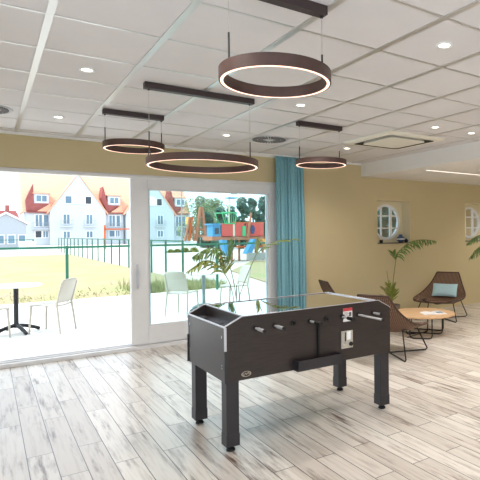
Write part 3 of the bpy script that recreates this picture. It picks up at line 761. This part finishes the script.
def fence(name, label, p0, p1, npost, h, mesh=True, pick=0, group='green wire fences', rail=.022, pr=.028):
    p0, p1 = Vector(p0), Vector(p1); L = (p1-p0).length; ang = math.atan2((p1-p0).y, (p1-p0).x)
    t = thing(name, label, 'fence', p0, ang, group)
    for i in range(npost):
        x = L*i/(npost-1); MB().box(x-pr, x+pr, -pr, pr, 0, h).build('post', 'gfence', t)
    MB().box(0, L, -rail, rail, h-.06, h-.01).build('top_rail', 'gfence', t)
    if mesh:
        b = MB(); x = 0
        st_ = pick or .2
        while x < L: b.box(x-.0022, x+.0022, -.002, .002, .04, h-.05); x += st_
        for z in (.05, .45, .85): b.box(0, L, -.003, .003, z, z+.006)
        tag_ = b.build('wire_mesh', 'gfence', t)
    return t
fence('wire_fence', 'green fence with a level top rail along the far edge of the terrace', (-3.87, 13.2, -.02), (8.66, 13.2, -.02), 8, 1.29, False)
# fence running away from the terrace
fence('wire_fence', 'green fence of evenly spaced posts running away beside the lawn', (5.38, 17.1, -.02), (5.38, 53, -.02), 19, 1.33, False)
fence('mesh_fence', 'long green mesh fence at the far end of the lawn', (-30, 53.2, -.05), (3.4, 53.2, -.05), 14, 1.25, True, .12, rail=.03, pr=.05)
# far storage bin by the gate
t = thing('storage_bin', 'white lidded bin standing by the far green fence', 'bin', (2.9, 52.2, -.07))
MB().box(-.6, .6, -.35, .35, 0, .95).build('body', 'paper', t, .03); MB().box(-.65, .65, -.4, .4, .95, 1.1).build('lid', 'paper', t, .03)

# grass tufts by the terrace fence
rnd = random.Random(3); b = MB()
for i in range(1900):
    x = rnd.uniform(3.1, 5.6) if i < 1500 else rnd.uniform(-3, 3.1); y = 13.62+abs(rnd.gauss(0, 1.1)); h = rnd.uniform(.05, .26)*(1 if i < 1500 else .25); a = rnd.uniform(0, PI)
    dx, dy = math.cos(a)*.02, math.sin(a)*.02; lx, ly = rnd.uniform(-.08, .08), rnd.uniform(-.08, .08)
    b.add([(x-dx, y-dy, -.03), (x+dx, y+dy, -.03), (x+lx, y+ly, h)], [(0, 1, 2)])
tag(b.build('grass_tuft', mat('weedy_grass', (150, 152, 104), .8, var=.25, scale=3)), 'rough green weeds growing along the terrace fence', 'grass', kind='stuff')

# terrace furniture
def plastic_chair(loc, rz, label):
    t = thing('terrace_chair', label, 'chair', loc, rz, 'white plastic terrace chairs')
    b = MB(); n = 10; vs = []
    # seat
    for j in range(n+1):
        y = -.21+.42*j/n
        for i in range(n+1):
            x = -.2+.42*i/n; vs.append((x, y*(1-.08*(x < -.1)), .445-.014*math.cos(y/.21*PI/2)+.004*(i/n)))
    b.add(vs, [(j*(n+1)+i, j*(n+1)+i+1, (j+1)*(n+1)+i+1, (j+1)*(n+1)+i) for j in range(n) for i in range(n)], True)
    o = b.build('seat', 'plastic', t); so = o.modifiers.new('t', 'SOLIDIFY'); so.thickness = .022
    b = MB(); vs = []; m_ = 10
    for j in range(m_+1):
        u = j/m_; z = .47+.36*u; x0 = -.20-.10*u
        for i in range(n+1):
            s_ = -1+2*i/n; vs.append((x0-.035*(1-s_*s_)*(u+.3), s_*(.205-.012*u-.03*max(0, u-.85)*3), z+.015*(1-s_*s_)*u))
    b.add(vs, [(j*(n+1)+i, j*(n+1)+i+1, (j+1)*(n+1)+i+1, (j+1)*(n+1)+i) for j in range(m_) for i in range(n)], True)
    o = b.build('backrest', 'plastic', t); so = o.modifiers.new('t', 'SOLIDIFY'); so.thickness = .014
    for s_ in (-1, 1):
        MB().tube([(.20, s_*.19, .445), (.215, s_*.2, .2), (.225, s_*.21, 0)], [.02, .017, .013], 8).build('front_leg', 'plastic', t)
        MB().tube([(-.29, s_*.195, .80), (-.2, s_*.2, .46), (-.235, s_*.21, .2), (-.26, s_*.215, 0)], [.014, .02, .018, .013], 8).build('rear_leg', 'plastic', t)
    return t
c0 = plastic_chair((.83, 9.22, -.012), math.atan2(.6, -.8), 'white plastic chair right of the black-based terrace table')
copy_thing(c0, (.0, 9.22, -.012), math.atan2(.55, .8)-.3, 'white plastic chair cut off by the left edge of the picture')
copy_thing(c0, (2.98, 9.5, -.012), math.atan2(.7, .7), 'white plastic chair left of the grey-based terrace table, seen through the glass')
copy_thing(c0, (4.22, 10.0, -.012), math.atan2(-.1, -.95), 'white plastic chair right of the grey-based terrace table, behind the palm')
def cafe_table(loc, col, label, spread=.34):
    t = thing('terrace_table', label, 'table', loc, 0)
    MB().lathe([(0, .725), (.345, .725), (.355, .733), (.355, .748), (.345, .755), (0, .755)], n=40).build('tabletop', 'white', t)
    MB().cyl((0, 0, .08), (0, 0, .725), .034, n=16).build('column', col, t)
    for k in range(4):
        a = R(20+90*k); c, s_ = math.cos(a), math.sin(a)
        MB().tube(smooth_path([(0, 0, .12), (c*.12, s_*.12, .10), (c*.26, s_*.26, .055), (c*spread, s_*spread, .02)], 4), [.03]*8+[.028]*4+[.022], 8).build('foot', col, t)
cafe_table((.37, 9.46, -.012), 'blackmetal', 'round white terrace table on a black four-footed base')
cafe_table((3.50, 9.82, -.012), mat('grey_table_base', (112, 128, 132), .5), 'round white terrace table on a grey base, seen through the glass')

# lamp post
t = thing('lamp_post', 'thin grey lamp post in front of the white house', 'lamp post', (P(182, 240, 45).x, 45, -.07))
MB().cyl((0, 0, 0), (0, 0, 6.6), .07, .05, n=10).build('pole', 'lamppost', t); MB().box(-.25, .25, -.08, .08, 6.6, 6.7).build('lamp_head', 'lamppost', t)

# ---- white house with gables
hs = thing('apartment_house', 'long white house with tall gables and an orange tiled roof across the lawn', 'house', (0, 0, 0))
YH = 95
hx0, hx1, ze = 4.9, 31.6, 5.45
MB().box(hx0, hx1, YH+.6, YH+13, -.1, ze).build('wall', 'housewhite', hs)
b = MB(); b.prism([(hx0-.25, YH+.1, ze-.1), (hx0-.25, YH+7, 13.6), (hx0-.25, YH+13.4, ze-.1)], (hx1-hx0+.1, 0, 0)); b.build('roof', 'roof', hs)
def wnd(x0, x1, z0, z1, y=YH, m='pane', cols=2):
    f = MB().box(x0-.08, x1+.08, y-.10, y+.05, z0-.08, z1+.08).build('window', 'paper', hs)
    b = MB(); w = (x1-x0)/cols
    for i in range(cols): b.box(x0+i*w+.06, x0+(i+1)*w-.06, y-.13, y-.09, z0+.04, z1-.04)
    b.build('pane', m, f)
def balc(x0, x1, z, y):
    b = MB().box(x0, x1, y-.8, y, z-.12, z)
    f = b.build('balcony', 'housewhite', hs)
    b = MB(); x = x0
    while x <= x1: b.box(x-.015, x+.015, y-.8, y-.77, z, z+.95); x += .18
    b.box(x0, x1, y-.82, y-.76, z+.93, z+.98); b.build('railing', 'lamppost', f)
for gx in (12.4, 23.9):
    b = MB(); hwid = 4.1
    yf = YH-1.2
    b.prism([(gx-hwid, yf, -.1), (gx+hwid, yf, -.1), (gx+hwid, yf, ze), (gx, yf, 11.6), (gx-hwid, yf, ze)], (0, 8, 0)); b.build('gable', 'housewhite', hs)
    b = MB()
    for s_ in (-1, 1):
        b.prism([(gx+s_*(hwid+.3), yf-.15, ze-.45), (gx, yf-.15, 11.62), (gx, yf-.15, 11.85), (gx+s_*(hwid+.45), yf-.15, ze-.35)], (0, 7.5, 0))
    b.build('gable_roof', 'roof', hs)
    # arched loggia band
    wnd(gx-1.95, gx-.95, 6.75, 8.0, yf, 'pane', 1); wnd(gx+1.0, gx+1.95, 6.75, 8.0, yf, 'darkpane', 1)
    b = MB(); n = 12
    arch = [(gx-1.0, yf-.16, 6.7), (gx+1.0, yf-.16, 6.7)]+[(gx+1.0-2*i/n, yf-.16, 8.0+.45*math.sin(PI*i/n)) for i in range(n+1)]
    b.prism(arch, (0, .1, 0)); b.build('loggia', 'paper', hs)
    for cx_ in (gx-1.75, gx+1.6):
        wnd(cx_-.5, cx_+.5, 3.4, 5.0, yf); wnd(cx_-.5, cx_+.5, 1.1, 2.2, yf)
        balc(cx_-.95, cx_+.95, 3.05, yf)
for bx, wx0, wx1, dk in ((6.7, 6.35, 8.15, 1), (18.1, 17.2, 18.9, 0), (29.4, 28.6, 30.3, 0)):
    y = YH
    # dormer with a white front and two panes over dark red tiles
    MB().box(wx0-.15, wx1+.15, y-.1, y+5, 6.7, 8.35).build('dormer', 'housewhite', hs)
    MB().box(wx0-.3, wx1+.35, y-.35, y+5, 8.3, 8.45).build('dormer_roof', 'roof', hs)
    wnd(wx0+.15, wx1-.1, 7.0, 8.05, y-.1)
    b = MB(); b.prism([(wx0-.2, y-.15, 9.9), (wx0-1.25, y-.15, 7.3), (wx0-1.2, y-.15, 5.5), (wx1+.1, y-.15, 5.5), (wx1+.1, y-.15, 6.75), (wx0-.1, y-.15, 6.75)] if dk else [(wx0-.85, y-.15, 9.9), (wx0-1.2, y-.15, 7.9), (wx0-.2, y-.15, 5.4), (wx1-.2, y-.15, 6.6), (wx0-.1, y-.15, 6.75)], (0, 3, 0)); b.build('tiled_cheek', 'darkroof', hs)
    b = MB(); b.prism([(wx0+.1, y-.5, 5.35), (wx1+.3, y-.5, 6.7), (wx1+.5, y-.5, 5.35)], (0, .3, 0)); b.build('lean_to_roof', 'roof', hs)
    b = MB(); b.box(wx0-1.1, wx1+.6, y-.1, y+.6, -.1, 5.4); b.build('bay', 'housewhite', hs)
    b = MB(); b.box(wx0-1.1, wx1+.6, y-.5, y+.1, 5.2, 5.42); b.build('eaves', 'darkroof', hs)
    wnd(wx0+.0, wx0+1.0, 3.0, 4.9, y-.1, 'pane', 2); wnd(wx0+1.15, wx1+.1, 3.0, 4.9, y-.1, 'pane', 1)
    wnd(wx0+.0, wx0+.9, 1.2, 2.3, y-.1, 'darkpane' if dk else 'pane', 1); wnd(wx0+1.05, wx1, 1.2, 2.3, y-.1)
    balc(wx0-.5, wx1+.5, 2.65, y-.1)
for cx_ in (9.5, 20.5): MB().box(cx_, cx_+.6, YH+6.4, YH+7.2, 12.5, 14.6).build('chimney', 'darkroof', hs)

# ---- small grey gabled house at the left
h2 = thing('garage', 'small pale gabled building with a red tiled roof left of the long white house', 'building', (0, 0, 0))
ya = 75; gxl, gxa, gxr = P(-14, 225, ya).x, P(6, 214, ya).x, P(26, 223, ya).x
za, zr = P(6, 214, ya).z, P(26, 224, ya).z
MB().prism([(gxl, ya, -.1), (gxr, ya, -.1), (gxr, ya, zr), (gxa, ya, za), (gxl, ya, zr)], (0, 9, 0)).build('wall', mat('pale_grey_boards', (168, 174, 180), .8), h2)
b = MB()
for xe in (gxl-.3, gxr+.3): b.prism([(xe, ya-.2, zr-.1), (gxa, ya-.2, za+.02), (gxa, ya-.2, za+.28), (xe, ya-.2, zr+.15)], (0, 9.4, 0))
b.build('roof', 'paper', h2)
b = MB(); b.prism([(gxl-3, ya+9, zr-.5), (gxr+.4, ya+9, zr-.5), (gxr-.6, ya+11, za+.9), (gxl-3, ya+11, za+.9)], (0, 1, 0)); b.build('rear_roof', 'darkroof', h2)
for i in range(4): 
    x = gxa-2.1+1.1*i; f = MB().box(x, x+.85, ya-.1, ya, .5, 1.7).build('window', 'paper', h2); MB().box(x+.1, x+.75, ya-.13, ya-.09, .6, 1.6).build('pane', 'pane', f)
MB().box(gxr-1.9, gxr-1.4, ya+9.6, ya+10.2, za, za+1.6).build('chimney', 'darkroof', h2)

# ---- trees
def tree(name, x, y, w, h, m, label, seed, zc=.55, n=2600, leaf=.28, conical=False):
    rnd = random.Random(seed); t = thing(name, label, 'tree', (x, y, -.07), 0, 'trees beyond the playground')
    MB().tube([(0, 0, 0), (.1, 0, h*.3), (0, .1, h*.7)], [.22, .16, .06], 8).build('trunk', 'bark', t)
    b = MB(); blobs = []
    for k in range(16):
        u = rnd.random()
        z = h*((.10 if conical else .2)+(.82 if conical else .7)*u)
        rad = w*.5*((1-u*.85) if conical else math.sin(PI*(.2+.72*u))**.7)
        a = rnd.uniform(0, 2*PI); q = rad*rnd.uniform(.2, .75)
        blobs.append((q*math.cos(a), q*math.sin(a), z, max(.5, rad*.55)))
    for i in range(n):
        bx, by, bz, br = blobs[i % 16]
        d = Vector((rnd.gauss(0, 1), rnd.gauss(0, 1), rnd.gauss(0, 1))).normalized()*br*rnd.uniform(.7, 1.08)
        p = Vector((bx, by, bz))+d
        a = Vector((rnd.gauss(0, 1), rnd.gauss(0, 1), rnd.gauss(0, .6))).normalized()*leaf*rnd.uniform(.6, 1.3); c = a.orthogonal().normalized()*leaf*.55
        b.add([p-a*.5, p+c*.5, p+a*.5, p-c*.5], [(0, 1, 2, 3)])
    b.build('crown', m, t)
tr = [(198, 66, 5.4, 194, 'treepale', 'pale green broad tree beside the white house'), (213, 74, 6.0, 196, 'treepale', 'pale green tree right of the broad pale tree'),
      (207, 56, 2.8, 212, 'treedark', 'dark low tree between the two pale trees'), (222, 50, 2.8, 204, 'treedark', 'dark blue-green conifer behind the green play cage'),
      (232, 60, 3.4, 199, 'treedark', 'dark blue-green conifer left of the play mast'), (242, 50, 2.9, 193, 'treedark', 'tall dark conifer right of the play mast'),
      (253, 60, 3.4, 192, 'treedark', 'tall dark conifer behind the middle of the red panels'), (264, 50, 2.9, 191, 'treedark', 'dark conifer at the right edge of the door glass'),
      (276, 60, 3.4, 190, 'treedark', 'dark conifer behind the teal curtain')]
for i, (px, y, w, top, m, l) in enumerate(tr):
    tree('garden_tree' if m == 'treepale' else 'conifer', P(px, 230, y).x, y, w, P(px, top, y).z, m, l, 40+i, n=4200, conical=(m == 'treedark'))
for i, (x, y) in enumerate(((23, 28.5), (30, 37), (42, 34))):
    tree('garden_tree', x, y, 8.5, 7.5, 'treedark', ['dark tree outside the first round window', 'dark tree outside between the two round windows', 'dark tree outside the second round window'][i], 80+i, n=9000, leaf=.5)
# bushes at the foot of the house
rnd = random.Random(5)
for i, (px, s_) in enumerate(((170.5, .24), (177, .26), (185, .36), (194, .36))):
    x = P(px, 240, 44).x; b = MB()
    for k in range(260):
        d = Vector((rnd.gauss(0, 1), rnd.gauss(0, 1), abs(rnd.gauss(0, 1)))).normalized()*s_*rnd.uniform(.6, 1)
        p = Vector((x, 44, -.05))+d; a = Vector((rnd.gauss(0, 1), rnd.gauss(0, 1), rnd.gauss(0, 1))).normalized()*.14; c = a.orthogonal().normalized()*.09
        b.add([p-a, p+c, p+a, p-c], [(0, 1, 2, 3)])
    o = b.build('bush', 'bush'); tag(o, ['yellow-green bush furthest left beside the white house', 'yellow-green bush left of the lamp post', 'yellow-green bush right of the lamp post', 'yellow-green bush nearest the climbing poles'][i], 'bush', 'yellow-green bushes')

# ---- playground
pg = thing('play_structure', 'playground tower bridge with coral red panels, green cage and blue box on timber posts', 'play structure', (0, 0, 0))
YP = 27
def pp(px, py, y=YP): v_ = P(px, py, y); return v_.x, v_.z
def pbox(name, m, px0, px1, py0, py1, y0=YP, d=1.2, parent=None):
    x0, zt = pp(px0, py0, y0); x1, zb = pp(px1, py1, y0); return MB().box(x0, x1, y0, y0+d, zb, zt).build(name, m, parent or pg)
pbox('red_panel', 'playred', 221.5, 233, 223.5, 237, d=.08); pbox('red_panel', 'playred', 235, 244.5, 223, 236.5, d=.08)
pbox('red_panel', 'playred', 246.5, 263.5, 223, 236.5, d=.08)
pbox('deck', 'playwood', 212, 264.5, 236.5, 239.5, d=1.5)
pbox('deck_cap', 'playorange', 233, 264.5, 222, 223.2, d=.12)
pbox('panel_divider', 'fieldwhite', 233, 235, 223, 236.5, d=.12); pbox('panel_divider', 'playgreen', 242.5, 246, 226, 236, YP-.05, d=.05)
x, z = pp(252.5, 229.5); b = MB(); b.lathe([(0, 0), (1, 0)], n=24)
b = MB(); n = 20; b.prism([(x+.14*math.cos(2*PI*i/n), YP-.04, z+.26*math.sin(2*PI*i/n)) for i in range(n)], (0, .05, 0)); b.build('porthole', 'pblue', pg)
pbox('blue_box', 'playblue', 212.5, 220.5, 224.5, 236.5, d=.9); pbox('blue_box_opening', 'darkpane', 215, 219, 228, 234, YP-.03, d=.03)
pbox('blue_roof', 'playblue', 211.5, 221, 223.5, 225, YP-.1, d=1.1)
# green cage, flared upward
xa, za_ = pp(222, 212.5); xb, _ = pp(236.5, 212.5); xc, zc_ = pp(225, 223.5); xd, _ = pp(235, 223.5)
b = MB(); 
b.tube([(xa, YP, za_), (xb, YP, za_), (xd, YP, zc_), (xc, YP, zc_)], .05, 6, closed=True)
b.tube([(xa, YP+1, za_), (xb, YP+1, za_), (xd, YP+1, zc_), (xc, YP+1, zc_)], .05, 6, closed=True)
for i in range(1, 6):
    u = i/6; b.tube([(xa+(xb-xa)*u, YP, za_), (xc+(xd-xc)*u, YP, zc_)], .018, 5)
b.build('green_cage', 'playgreen', pg)
xm_, zt = pp(232.5, 196); _, zb_ = pp(232.5, 223); MB().cyl((xm_, YP+.5, zb_-.3), (xm_, YP+.5, zt), .05, n=8).build('mast', 'fieldwhite', pg)
pbox('mast_flag', 'lamppost', 231, 237, 192.5, 194.5, YP+.5, d=.05); pbox('mast_platform', 'playblue', 229, 238, 197, 198.5, YP+.2, d=.6)
for px, pt in ((222, 238), (233, 238), (240.5, 238), (249, 238), (257, 238), (264, 222)):
    x, z1 = pp(px, pt); MB().cyl((x, YP+.2, -.07), (x, YP+.2, z1), .07, n=8).build('post', 'playwood', pg)
x0, z0 = pp(247, 237); x1, z1 = pp(250.5, 213); MB().cyl((x0, YP-.1, z0), (x1, YP-.1, z1), .09, .06, n=8).build('leaning_post', 'playwood', pg)
def slide(m, a, c, y):
    xa, za = pp(a[0], a[1], y); xc, zc = pp(c[0], c[1], y)
    MB().prism([(xa, y, za), (xa+.25, y, za), (xc+.35, y, zc), (xc, y, zc)], (0, .5, 0)).build('slide', m, pg)
slide('playblue', (254, 239), (246, 254), YP-1); slide('playyellow', (262, 239), (270, 252), YP-1); slide('playblue', (222, 240), (226, 256), YP-1)
pbox('crossbar', 'playorange', 236, 262, 246, 247, d=.05)
pbox('low_panel', 'lamppost', 248, 276, 253, 259, YP-2, d=.1)
# climbing frame left of it
cf = thing('climbing_frame', 'timber climbing frame with tall leaning poles and ropes left of the red play bridge', 'climbing frame', (0, 0, 0))
def pole(name, m, a, c, r, y=30):
    xa, za = pp(a[0], a[1], y); xc, zc = pp(c[0], c[1], y); MB().cyl((xa, y, za), (xc, y, zc), r, n=8).build(name, m, cf)
pole('pole', 'playwood', (196, 241), (200.5, 207), .1); pole('pole', 'playwood', (206, 241), (202, 207), .1); pole('pole', 'playorange', (189, 241), (192, 217), .08)
pole('pole', 'playwood', (185, 241), (190, 217), .08); pole('pole', 'playwood', (194, 241), (193, 226), .07)
pole('rail', 'playwood', (195, 229.5), (212, 229.5), .06); pole('rail', 'playwood', (196, 236), (220, 236), .07); pole('rail', 'playorange', (208, 241), (214, 231), .05)
pole('rope', 'lamppost', (201, 208), (195, 240), .02); pole('rope', 'lamppost', (201, 208), (208, 240), .02)
x0, zt = pp(188.5, 217, 30); x1, zb = pp(192.5, 224, 30); MB().box(x0, x1, 30, 30.5, zb, zt).build('tower_panel', 'playyellow', cf)
x0, zt = pp(186, 228, 30); x1, zb = pp(194, 233, 30); MB().box(x0, x1, 30.1, 30.6, zb, zt).build('dark_net', 'darkpane', cf)
# orange barrier by the house
ob = thing('play_barrier', 'orange post and beam in front of the middle of the white house', 'barrier', (0, 0, 0))
x0, z0 = pp(104.5, 227, 60); x1, z1 = pp(130, 229, 60); MB().box(x0-.05, x0+.12, 60, 60.2, -.07, z0+.2).build('post', 'playorange', ob); MB().box(x0, x1, 60, 60.1, z1-.07, z1+.07).build('beam', 'playorange', ob)

# ------------------------------------------------------------------ light
W = bpy.data.worlds.new('sky'); bpy.context.scene.world = W; W.use_nodes = True
bg = W.node_tree.nodes['Background']; bg.inputs[0].default_value = (.75, .875, 1.0, 1); bg.inputs[1].default_value = 2.5
S = bpy.data.lights.new('sun', 'SUN'); S.energy = 3.6; S.angle = R(.6); S.color = (1, .97, .93)
so = bpy.data.objects.new('sun', S); C.objects.link(so)
so.rotation_euler = Vector((.62, -.10, -.78)).to_track_quat('-Z', 'Y').to_euler()

sc = bpy.context.scene
sc.view_settings.view_transform = 'Standard'; sc.view_settings.look = 'None'; sc.view_settings.gamma = 1
sc.view_settings.use_curve_mapping = False
sc.view_settings.exposure = 0.16
sc.cycles.use_denoising = True
sc.cycles.max_bounces = 10; sc.cycles.diffuse_bounces = 6; sc.cycles.transparent_max_bounces = 16
sc.cycles.sample_clamp_indirect = 8
